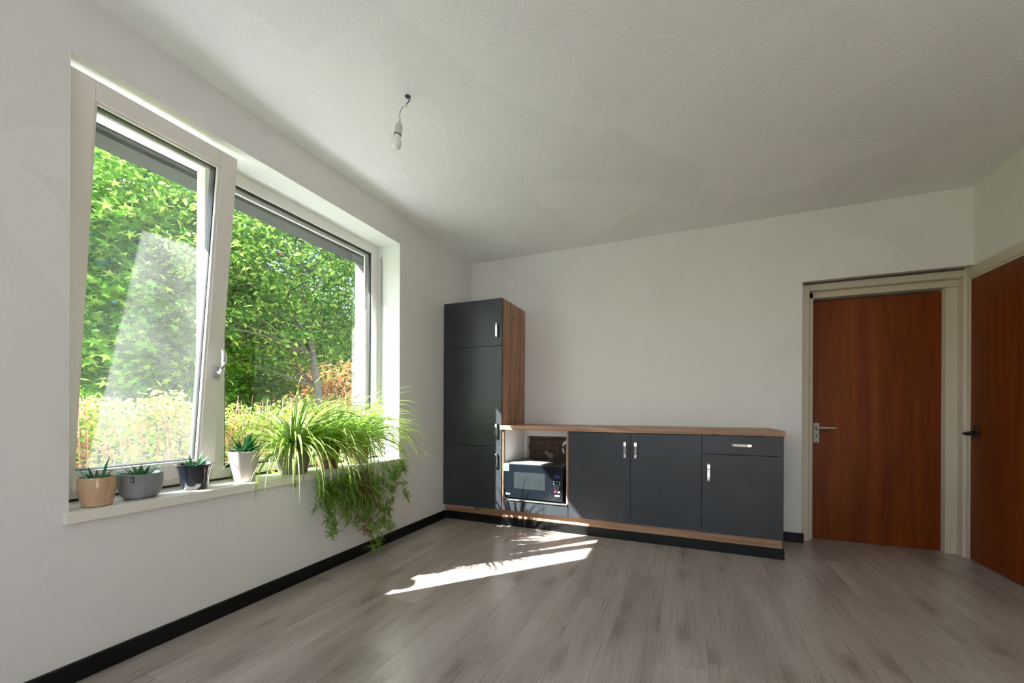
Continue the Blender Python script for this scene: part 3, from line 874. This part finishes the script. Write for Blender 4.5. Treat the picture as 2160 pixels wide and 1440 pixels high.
R2 = PI / 180
succulent('potted_aloe', (-.050, -3.172), [(.001, 0), (.040, 0), (.048, .004), (.055, .035), (.0605, .075), (.0610, .100), (.0590, .122), (.0565, .122), (.0575, .100), (.0550, .080), (.001, .080)],
    MT['beige_pot'], .059, .092, [(100 * R2, 1.35, .120, .014), (60 * R2, 1.05, .085, .013), (250 * R2, 1.0, .110, .015), (225 * R2, .70, .075, .013), (40 * R2, .55, .135, .010), (300 * R2, .95, .08, .012), (160 * R2, .9, .08, .012), (75 * R2, .62, .12, .010), (195 * R2, 1.15, .085, .013)],
    'small aloe in a glossy beige pot, nearest the camera on the sill')
def conc_tag(e):
    o = MB().box(-.004, .0022, -.0055, .0055, -.013, .013).build('black_tag', MT['gasket'], e)
    o.location = (.0535, -.0565, .093); o.rotation_euler = (0, 0, -.70)
    m_ = MB().box(.0022, .0025, -.0022, .0022, -.0085, .0085).build('tag_mark', MT['conc'], o)
# the concrete pot is a wide oval
succulent('potted_haworthia', (-.072, -3.012), [(.001, 0), (.048, 0), (.060, .006), (.072, .022), (.080, .050), (.0825, .080), (.0815, .114), (.0735, .114), (.0735, .090), (.001, .085)],
    MT['conc'], .073, .094, [(a * R2, e_, l_, .012) for a, e_, l_ in ((95, .65, .105), (70, .9, .09), (120, .85, .08), (265, .5, .105), (240, .8, .09), (285, .85, .075), (180, .9, .07), (0, .9, .075), (30, 1.15, .07), (330, 1.1, .07), (215, 1.2, .07), (150, 1.25, .065))],
    'small spiky succulent in a grey concrete pot with a black tag', sx=.86, sy=1.0, extra=conc_tag)
succulent('potted_succulent', (-.085, -2.780), [(.001, 0), (.046, 0), (.054, .004), (.059, .030), (.067, .075), (.0735, .108), (.0820, .124), (.0830, .128), (.0800, .128), (.0700, .112), (.064, .095), (.001, .095)],
    MT['black_pot'], .068, .112, [(a * R2, e_, l_, .010) for a, e_, l_ in ((95, .65, .09), (60, .95, .08), (110, 1.1, .08), (265, .6, .085), (245, .95, .08), (290, 1.1, .07), (180, 1.0, .07), (0, 1.0, .07), (80, 1.35, .085), (200, 1.3, .075), (30, .8, .06), (320, .7, .06))],
    'small spiky succulent in a glossy black pot below the window handle')
rc = random.Random(5)
succulent('potted_succulent', (-.068, -2.535), [(.001, 0), (.042, 0), (.047, .004), (.056, .050), (.067, .100), (.076, .145), (.0805, .172), (.0765, .174), (.0730, .165), (.066, .140), (.001, .140)],
    MT['taupe_pot'], .074, .164, [(rc.uniform(0, 6.28), rc.uniform(.2, 1.4), rc.uniform(.09, .145), .0135) for _ in range(34)],
    'dense blue-green succulent in a tall pale taupe pot')

def plantlet_mesh(seed, nlv, ln, w, mats):
    r_ = random.Random(seed); mb = MB()
    for i in range(nlv):
        blade(mb, (0, 0, 0), r_.uniform(0, 6.28), r_.uniform(-.9, 1.0), ln * r_.uniform(.55, 1.1), w, r_.uniform(.3, 1.6), 5, False, .4, False)
    me = bpy.data.meshes.new('plantlet'); me.from_pydata(mb.v, [], mb.f); me.update()
    for m_ in mats: me.materials.append(m_)
    me.polygons.foreach_set('use_smooth', [True] * len(me.polygons))
    return me
PLM = [plantlet_mesh(s, n, l, .0052, [MT['sp_hang']]) for s, n, l in ((1, 16, .070), (2, 13, .085), (3, 17, .060), (4, 12, .09), (5, 18, .055))]
PLD = plantlet_mesh(9, 12, .09, .006, [MT['sp_dry']])

def spider(c, prof, potmat, soil_z, soil_r, nleaf, ln, label, seed, runners, tall_=(), fan=(0, 6.28), wide=1.0, tufts=()):
    r_ = random.Random(seed)
    e = empty('spider_plant', (c[0], c[1], SILL)); tag(e, label, 'potted plant')
    autosmooth(MB().lathe(prof, (0, 0, 0), 48).build('pot', potmat, e), 40)
    autosmooth(MB().lathe([(soil_r, soil_z - .01), (soil_r * .98, soil_z), (.002, soil_z + .005)], (0, 0, 0), 32).build('soil', MT['soil'], e))
    # blades are computed in world space so they stay clear of sill, glass and wall
    mb = MB(); top = SILL + soil_z
    for i in range(nleaf):
        az = r_.uniform(*fan) if r_.random() < .45 else r_.gauss(0, .95)
        el = r_.uniform(.15, 1.35)
        l_ = ln * r_.uniform(.55, 1.15) * (.72 if math.sin(az) < -.6 else 1)
        blade(mb, (c[0] + .018 * math.cos(az), c[1] + .018 * math.sin(az), top), az, el, l_, r_.uniform(.0070, .0125) * wide, r_.uniform(1.1, 2.5), 11, r_.random() < .8, .4, True, r_.uniform(-.6, .6))
    for (az, el, l_, dr_) in tall_:
        blade(mb, (c[0] + .01 * math.cos(az), c[1] + .01 * math.sin(az), top), az, el, l_, .018, dr_, 12, True, .4, True, .4)
    off = Vector(e.location)
    mb.v = [tuple(Vector(v) - off) for v in mb.v]
    leaves_build(mb, 'leaves', [MT['sp_green'], MT['sp_cream']], e)
    # a few dry blades near the rim
    mb = MB()
    for i in range(7):
        az = r_.uniform(-.9, .9)
        blade(mb, (c[0] + .03 * math.cos(az), c[1] + .03 * math.sin(az), top), az, r_.uniform(.1, .7), r_.uniform(.25, .38), .010, r_.uniform(2.4, 3.4), 9, False, .5)
    mb.v = [tuple(Vector(v) - off) for v in mb.v]
    leaves_build(mb, 'dry_leaves', [MT['sp_dry']], e)
    for (ty, tz, nb_, tl, dry_) in tufts:
        mb = MB()
        for i in range(nb_):
            yy = ty + r_.gauss(0, .030); zz = tz + r_.uniform(-.05, .03)
            blade(mb, (.05 + r_.uniform(0, .03), yy, zz), r_.uniform(-1.5, 1.5), r_.uniform(-1.2, .3), tl * r_.uniform(.5, 1.1), .0055, r_.uniform(.6, 1.6), 7, False, .5)
        mb.v = [tuple(Vector(v) - off) for v in mb.v]
        leaves_build(mb, 'draping_tuft', [MT['sp_dry'] if dry_ else MT['sp_hang']], e)
    for (pts, dens, dry) in runners:
        mbr = MB()
        P = [Vector((c[0], c[1], top)), Vector((c[0] + .05, c[1] * .6 + pts[0][1] * .4, top + .05))] + [Vector(p) for p in pts]
        # smooth the polyline
        Q = []
        for i in range(len(P) - 1):
            p0 = P[max(i - 1, 0)]; p1 = P[i]; p2 = P[i + 1]; p3 = P[min(i + 2, len(P) - 1)]
            for k_ in range(6):
                t = k_ / 6
                Q.append(.5 * ((2 * p1) + (-p0 + p2) * t + (2 * p0 - 5 * p1 + 4 * p2 - p3) * t * t + (-p0 + 3 * p1 - 3 * p2 + p3) * t ** 3))
        Q.append(P[-1])
        for q in Q:
            if q.z < SILL + .02: q.x = max(q.x, .045)
        mbr.tube([q - off for q in Q], .0016, 5)
        mbr.build('runner', MT['sp_dry'] if dry else MT['sp_hang'], e, smooth=True)
        hang = [q for q in Q if q.z < SILL - .01]
        for k_ in range(int(dens * 1.9)):
            q = hang[int((len(hang) - 1) * (k_ + 1) / int(dens * 1.9))]
            me = PLD if (dry and r_.random() < .45) else r_.choice(PLM)
            o = bpy.data.objects.new('plantlet', me); COL.objects.link(o); o.parent = e
            sc = r_.uniform(.65, 1.1)
            xx = max(q.x + r_.uniform(-.01, .04), .05 + .075 * sc)
            o.location = (xx - off.x, q.y + r_.uniform(-.03, .03) - off.y, max(q.z + r_.uniform(-.015, .015), .05) - off.z)
            o.rotation_euler = (r_.uniform(-.6, .6), r_.uniform(-.6, .6), r_.uniform(0, 6.28)); o.scale = (sc, sc, sc)
    return e

pot1 = [(.001, 0), (.075, 0), (.083, .005), (.094, .06), (.104, .12), (.110, .158), (.106, .160), (.100, .150), (.096, .135), (.001, .135)]
pot2 = [(.001, 0), (.055, 0), (.062, .004), (.074, .10), (.082, .145), (.079, .148), (.072, .135), (.001, .130)]
pot3 = [(.001, 0), (.080, 0), (.088, .005), (.096, .08), (.104, .17), (.107, .195), (.103, .197), (.098, .18), (.001, .172)]
def rn(y, z1, x=.09, y2=None, z0=.66):
    y2 = y if y2 is None else y2
    return [(x - .01, y, z0), (x, (y + y2) / 2, (z0 + z1) / 2), (x + .01, y2, z1)]
spider((-.095, -2.20), pot1, MT['olive_pot'], .148, .100, 245, .68, 'bushy striped spider plant in a grey-green pot beside the taupe pot', 3,
    [(rn(-2.12, .50), 5, False), (rn(-2.05, .40, .10, -2.10), 6, False), (rn(-2.13, .28, .11, -2.09, .6), 7, False), (rn(-2.0, .42, .09, -1.96), 6, False), (rn(-2.18, .46, .10, -2.20), 4, False)],
    ((2.6, 1.25, .42, 1.6), (1.8, 1.4, .36, .9), (1.5, 1.25, .46, 1.7), (4.5, .55, .42, 1.2), (4.3, .75, .40, 1.5)))
spider((-.085, -1.93), pot2, MT['rust_pot'], .142, .074, 190, .64, 'spider plant hidden between two others, long runners hanging below the sill', 8,
    [(rn(-1.95, .37, .10, -1.98), 7, False), (rn(-1.90, .33, .11, -1.93), 6, False), (rn(-1.84, .30, .12, -1.86), 7, True), (rn(-1.80, .22, .13, -1.82), 8, True), (rn(-1.78, .10, .15, -1.74, .62), 8, False)],
    ((1.7, 1.42, .40, .4), (2.2, 1.35, .38, .8)), tufts=((-2.03, .60, 60, .22, False), (-1.92, .60, 50, .25, False)))
spider((-.105, -1.635), pot3, MT['clear_pot'], .185, .100, 170, .62, 'spider plant in a yellowish pot nearest the far window jamb', 21,
    [(rn(-1.74, .26, .11, -1.78), 8, True), (rn(-1.70, .05, .15, -1.68, .62), 10, False), (rn(-1.62, .24, .13, -1.60), 7, False), (rn(-1.56, .17, .14, -1.54), 7, False), (rn(-1.47, .45, .10, -1.45), 4, False),
     (rn(-1.40, .36, .09, -1.31), 3, False), (rn(-1.36, .60, .08, -1.34, .70), 4, False), (rn(-1.44, .53, .08, -1.42, .68), 3, False)],
    ((2.0, 1.38, .36, .5), (1.3, 1.1, .40, 1.5), (.9, .9, .48, 1.7)), tufts=((-1.74, .56, 110, .30, False), (-1.70, .54, 45, .26, True)))

# ------------------------------------------------------------------ garden
def leaf_cloud(name, cen, size, kind, mats, weights, parent, upbias=.5, seed=1, sizevar=.35):
    r_ = np.random.default_rng(seed)
    n = len(cen)
    if kind == 'star':
        k = 5; ang = []; rad = []
        for i in range(10):
            ang.append(PI / 2 + i * PI / 5); rad.append(1.0 if i % 2 == 0 else .38)
        T = np.array([(0, 0, -.06)] + [(rad[i] * math.cos(ang[i]), rad[i] * math.sin(ang[i]), 0 if i % 2 else -.10) for i in range(10)])
        F = np.array([(0, 1 + i, 1 + (i + 1) % 10) for i in range(10)])
    else:
        T = np.array([(0, -1, 0), (-.42, -.35, .14), (-.36, .40, .12), (0, 1, -.05), (.36, .40, .12), (.42, -.35, .14)], float)
        F = np.array([(0, 3, 2, 1), (0, 5, 4, 3)])
    q = r_.normal(size=(n, 3)); q[:, 2] = np.abs(q[:, 2]) + upbias * 1.5
    q /= np.linalg.norm(q, axis=1, keepdims=True)
    a = r_.normal(size=(n, 3)); a[:, 2] -= .6
    a -= (a * q).sum(1, keepdims=True) * q; a /= np.linalg.norm(a, axis=1, keepdims=True)
    b = np.cross(q, a)
    s = size * (1 + sizevar * r_.uniform(-1, 1, size=(n, 1, 1))) * .5
    V = cen[:, None, :] + s * (T[None, :, 0:1] * b[:, None, :] + T[None, :, 1:2] * a[:, None, :] + T[None, :, 2:3] * q[:, None, :])
    nv = len(T); nf = len(F); fk = F.shape[1]
    V = V.reshape(-1, 3)
    Fi = (F[None] + (np.arange(n) * nv)[:, None, None]).reshape(-1)
    me = bpy.data.meshes.new(name)
    me.vertices.add(len(V)); me.vertices.foreach_set('co', V.ravel())
    me.loops.add(len(Fi)); me.loops.foreach_set('vertex_index', Fi.astype(np.int32))
    me.polygons.add(n * nf)
    me.polygons.foreach_set('loop_start', (np.arange(n * nf) * fk).astype(np.int32))
    me.polygons.foreach_set('loop_total', np.full(n * nf, fk, np.int32))
    mi = np.repeat(r_.choice(len(mats), size=n, p=np.array(weights) / sum(weights)), nf).astype(np.int32)
    for m_ in mats: me.materials.append(m_)
    me.polygons.foreach_set('material_index', mi)
    me.update(); me.validate()
    o = bpy.data.objects.new(name, me); COL.objects.link(o)
    if parent is not None:
        o.parent = parent; o.matrix_parent_inverse = Matrix.Translation(-Vector(parent.location))
    return o

def crown_points(c, r, nclu, nper, spread, seed, hollow=.35):
    r_ = np.random.default_rng(seed)
    d = r_.normal(size=(nclu, 3)); d /= np.linalg.norm(d, axis=1, keepdims=True)
    rr = (hollow + (1 - hollow) * r_.uniform(0, 1, (nclu, 1)) ** .6)
    cl = np.array(c) + d * rr * np.array(r)
    pts = cl[:, None, :] + r_.normal(size=(nclu, nper, 3)) * np.array(spread)
    return cl, pts.reshape(-1, 3)

def tree(name, base, c, r, nclu, nper, spread, size, kind, mats, weights, bark, label, cat, seed, trunk_r=.08, nbr=16, fruit=None, group=None, clear=None):
    e = empty(name, base); tag(e, label, cat, group)
    cl, pts = crown_points(c, r, nclu, nper, spread, seed)
    if clear:
        bx, by, zt, rad = clear
        vd = np.array([2.24 - bx, -4.07 - by]); vd /= np.linalg.norm(vd)
        dx = pts[:, 0] - bx; dy = pts[:, 1] - by
        along = dx * vd[0] + dy * vd[1]; across = np.abs(dx * vd[1] - dy * vd[0])
        pts = pts[~((along > -.05) & (across < rad) & (pts[:, 2] < zt))]
    if kind != 'none':
        leaf_cloud('foliage', pts, size, kind, mats, weights, e, .45, seed + 1)
    rr = random.Random(seed); B = Vector(base); Cc = Vector(c)
    top = Vector((c[0] + rr.uniform(-.1, .1), c[1] + rr.uniform(-.1, .1), c[2] + r[2] * .6))
    n = 9; tp = []
    for i in range(n + 1):
        t = i / n; p = B.lerp(top, t)
        p += Vector((rr.uniform(-1, 1), rr.uniform(-1, 1), 0)) * trunk_r * .45 * (0 if i == 0 else 1); tp.append(p)
    mb = MB(); mb.tube([p - B for p in tp], [trunk_r * (1.15 - .85 * i / n) for i in range(n + 1)], 10)
    mb.build('trunk', bark, e, smooth=True)
    mb = MB(); order = list(range(len(cl))); rr.shuffle(order)
    for k_ in order[:nbr]:
        q = Vector(cl[k_]); t = max(.34, min(.95, (q.z - B.z) / max(.1, (top.z - B.z)) - .05))
        s0 = tp[int(t * n)]; mid = s0.lerp(q, .5) + Vector((rr.uniform(-.1, .1), rr.uniform(-.1, .1), rr.uniform(-.05, .12)))
        mb.tube([s0 - B, mid - B, q - B], [trunk_r * .30, trunk_r * .18, trunk_r * .07], 6)
    mb.build('branches', bark, e, smooth=True)
    if fruit:
        r2 = np.random.default_rng(seed + 5)
        fm = MB()
        for k_ in range(fruit[0]):
            q = pts[r2.integers(len(pts))]; s = fruit[1]
            fm.lathe([(s * .3, -s * .95), (s * .85, -s * .5), (s, 0), (s * .8, s * .6), (s * .3, s * .9)], tuple(Vector(q) - B), 8)
        fo = fm.build('fruit', fruit[2], e, smooth=True); fo['kind'] = 'stuff'
    return e

MT['grass'] = leaf('lawn_grass', (.10, .17, .03), (.22, .28, .06), .0, .9, 3)
MT['bark'] = plain('grey_brown_bark', (.17, .13, .11), .9, var=.5, scale=25, bmp=.9, bscale=30)
MT['twig'] = plain('reddish_twig', (.34, .17, .11), .8, var=.3, scale=20)
MT['lf_lime'] = leaf('lime_leaf', (.28, .44, .06), (.52, .64, .14), .5)
MT['lf_mid'] = leaf('mid_green_leaf', (.09, .24, .025), (.20, .38, .05), .5)
MT['lf_dark'] = leaf('deep_green_leaf', (.035, .12, .03), (.08, .20, .045), .4)
MT['lf_star'] = leaf('sweetgum_leaf', (.14, .36, .04), (.30, .52, .08), .55)
MT['lf_blue'] = leaf('blue_green_needle', (.02, .10, .075), (.05, .18, .13), .3)
MT['lf_orange'] = leaf('orange_maple_leaf', (.48, .17, .05), (.68, .36, .12), .5)
MT['lf_pink'] = leaf('pink_brown_leaf', (.50, .20, .13), (.68, .42, .22), .5)
MT['lf_yel'] = leaf('yellow_green_hedge_leaf', (.34, .42, .07), (.60, .60, .20), .5)
MT['apple'] = plain('red_crab_apple', (.50, .06, .05), .35, var=.2)
MT['bounce_ground'] = plain('pale_bounce_ground', (.80, .81, .83), .9, var=.1, scale=3)  # near-white so the added strip throws sunlight up

struct(MB().box(-60, -.56, -50, 60, -.3, -.15).build('ground', MT['grass']), 'garden lawn')
struct(MB().box(-2.55, -.56, -8, 6, -.15, -.11).build('trim_5', MT['bounce_ground']), 'pale ground strip added outside the window to bounce light')  # added out of view to bounce sun onto the ceiling

# hedge in front of the window
hd_ = empty('hedge', (-3.35, -1.6, -.15)); tag(hd_, 'low leafy yellow-green hedge with reddish stems just outside the window', 'hedge')
hp = []
n_h = 15500
hx = -2.85 - np.abs(rng.normal(size=n_h)) * .34
hy = rng.uniform(-4.9, 2.9, n_h)
topz = 1.12 + rng.normal(size=n_h) * .05 + .09 * np.sin(hy * 3.1) + .05 * np.sin(hy * 8.3) + .03 * np.sin(hx * 9)
hz_ = topz - np.abs(rng.normal(size=n_h)) * .40
hp = np.stack([hx, hy, hz_], 1); hp = hp[hp[:, 2] > .1]
leaf_cloud('foliage', hp, .072, 'oval', [MT['lf_yel'], MT['lf_lime'], MT['lf_mid'], MT['lf_pink']], [5, 4, 3, 3], hd_, .4, 31)
mb = MB(); rr = random.Random(4)
for i in range(430):
    x = rr.uniform(-3.55, -2.8); y = rr.uniform(-4.9, 2.9)
    p = Vector((x, y, -.12)); q = Vector((x + rr.uniform(-.12, .18), y + rr.uniform(-.2, .2), rr.uniform(.85, 1.28)))
    md = p.lerp(q, .55) + Vector((rr.uniform(-.05, .05), rr.uniform(-.05, .05), 0))
    mb.tube([p - hd_.location, md - hd_.location, q - hd_.location], [.008, .006, .003], 5)
so = mb.build('stems', MT['twig'], hd_, smooth=True); so['kind'] = 'stuff'

tree('crab_apple_tree', (-3.59, 1.27, -.15), (-4.55, 1.35, 3.60), (1.35, 2.2, 1.95), 520, 66, (.16, .16, .10), .086, 'oval', [MT['lf_mid'], MT['lf_lime'], MT['lf_dark']], [5, 4, 3], MT['bark'],
     'crab apple tree with slender trunk and small red fruit beyond the hedge', 'tree', 40, .078, 50, (90, .016, MT['apple']), None, (-3.59, 1.27, 3.3, .24))
tree('sweetgum_tree', (-6.1, .25, -.15), (-6.0, -.30, 3.1), (1.2, 1.95, 2.5), 380, 60, (.21, .21, .14), .15, 'star', [MT['lf_star'], MT['lf_lime'], MT['lf_mid'], MT['lf_blue']], [6, 3, 2, 1], MT['bark'],
     'sweetgum tree with large star-shaped leaves seen through the tilted sash', 'tree', 60, .14, 30)
tree('maple_shrub', (-6.5, 3.9, -.15), (-6.3, 3.7, 1.35), (1.1, 1.8, 1.2), 170, 55, (.16, .16, .07), .075, 'star', [MT['lf_orange'], MT['lf_pink'], MT['lf_lime']], [5, 4, 1], MT['bark'],
     'orange and pink leaved maple shrub behind the crab apple trunk', 'shrub', 80, .05, 14)
tree('dark_shrub', (-6.5, 1.95, -.15), (-6.5, 1.9, 1.5), (.8, 1.0, 1.15), 150, 50, (.15, .15, .12), .10, 'star', [MT['lf_mid'], MT['lf_dark'], MT['lf_star']], [4, 4, 2], MT['bark'],
     'dark green bush in shade under the crab apple crown', 'shrub', 90, .05, 12)
def conifer(base, h, r, seed, label):
    e = empty('conifer', base); tag(e, label, 'conifer')
    r_ = np.random.default_rng(seed); n = 6500
    t = r_.uniform(0, 1, n) ** 1.3; a = r_.uniform(0, 2 * PI, n); rad = r * (1 - t) * (.55 + .45 * r_.uniform(0, 1, n)) + .05
    pts = np.stack([base[0] + rad * np.cos(a), base[1] + rad * np.sin(a), base[2] + .2 + t * h], 1)
    leaf_cloud('foliage', pts, .20, 'oval', [MT['lf_blue'], MT['lf_dark']], [3, 2], e, .1, seed)
    MB().tube([(0, 0, 0), (0, 0, h * .9)], [.12, .03], 8).build('trunk', MT['bark'], e)
conifer((-9.0, 3.6, -.15), 3.0, 1.3, 5, 'blue-green conifer beside the wooden fence far in the garden')
conifer((-9.0, 6.8, -.15), 4.6, 1.6, 6, 'tall blue-green conifer behind the orange maple shrub')
conifer((-9.0, -1.0, -.15), 3.4, 1.5, 7, 'blue-green conifer behind the sweetgum tree')

fe = empty('wooden_fence', (-10.8, 3.0, -.15)); tag(fe, 'weathered wooden slat fence at the end of the garden', 'fence')
mb = MB()
for i in range(70):
    y = -9.0 + i * .26
    mb.box(-.012, .012, y, y + .20, .05, 1.75)
mb.build('slats', MT['bark'], fe)
mb = MB(); mb.box(.012, .05, -9, 9.2, .35, .45); mb.box(.012, .05, -9, 9.2, 1.35, 1.45); mb.build('rails', MT['bark'], fe)

back = [((-12.6, -4.2), 5.6, 2.9, 'broad green tree at the back, leftmost of the distant trees'),
        ((-13.2, 1.8), 6.0, 3.1, 'tall green tree at the back between sweetgum and crab apple'),
        ((-12.8, 7.6), 5.6, 3.0, 'round green tree at the back behind the crab apple'),
        ((-11.4, 13.2), 5.6, 3.1, 'green tree at the back, rightmost of the distant trees'),
        ((-17.5, 5.5), 8.0, 3.6, 'tallest tree at the back rising above the others')]
for i, ((x, y), zc, rr_, lab) in enumerate(back):
    tree('broadleaf_tree', (x, y, -.15), (x, y, zc * .62), (rr_ * .8, rr_, zc * .58), 300, 52, (.38, .38, .26), .21, 'oval', [MT['lf_mid'], MT['lf_lime'], MT['lf_dark']], [5, 2, 5], MT['bark'],
         lab, 'tree', 120 + i * 7, .18, 14, group='trees at the back of the garden')
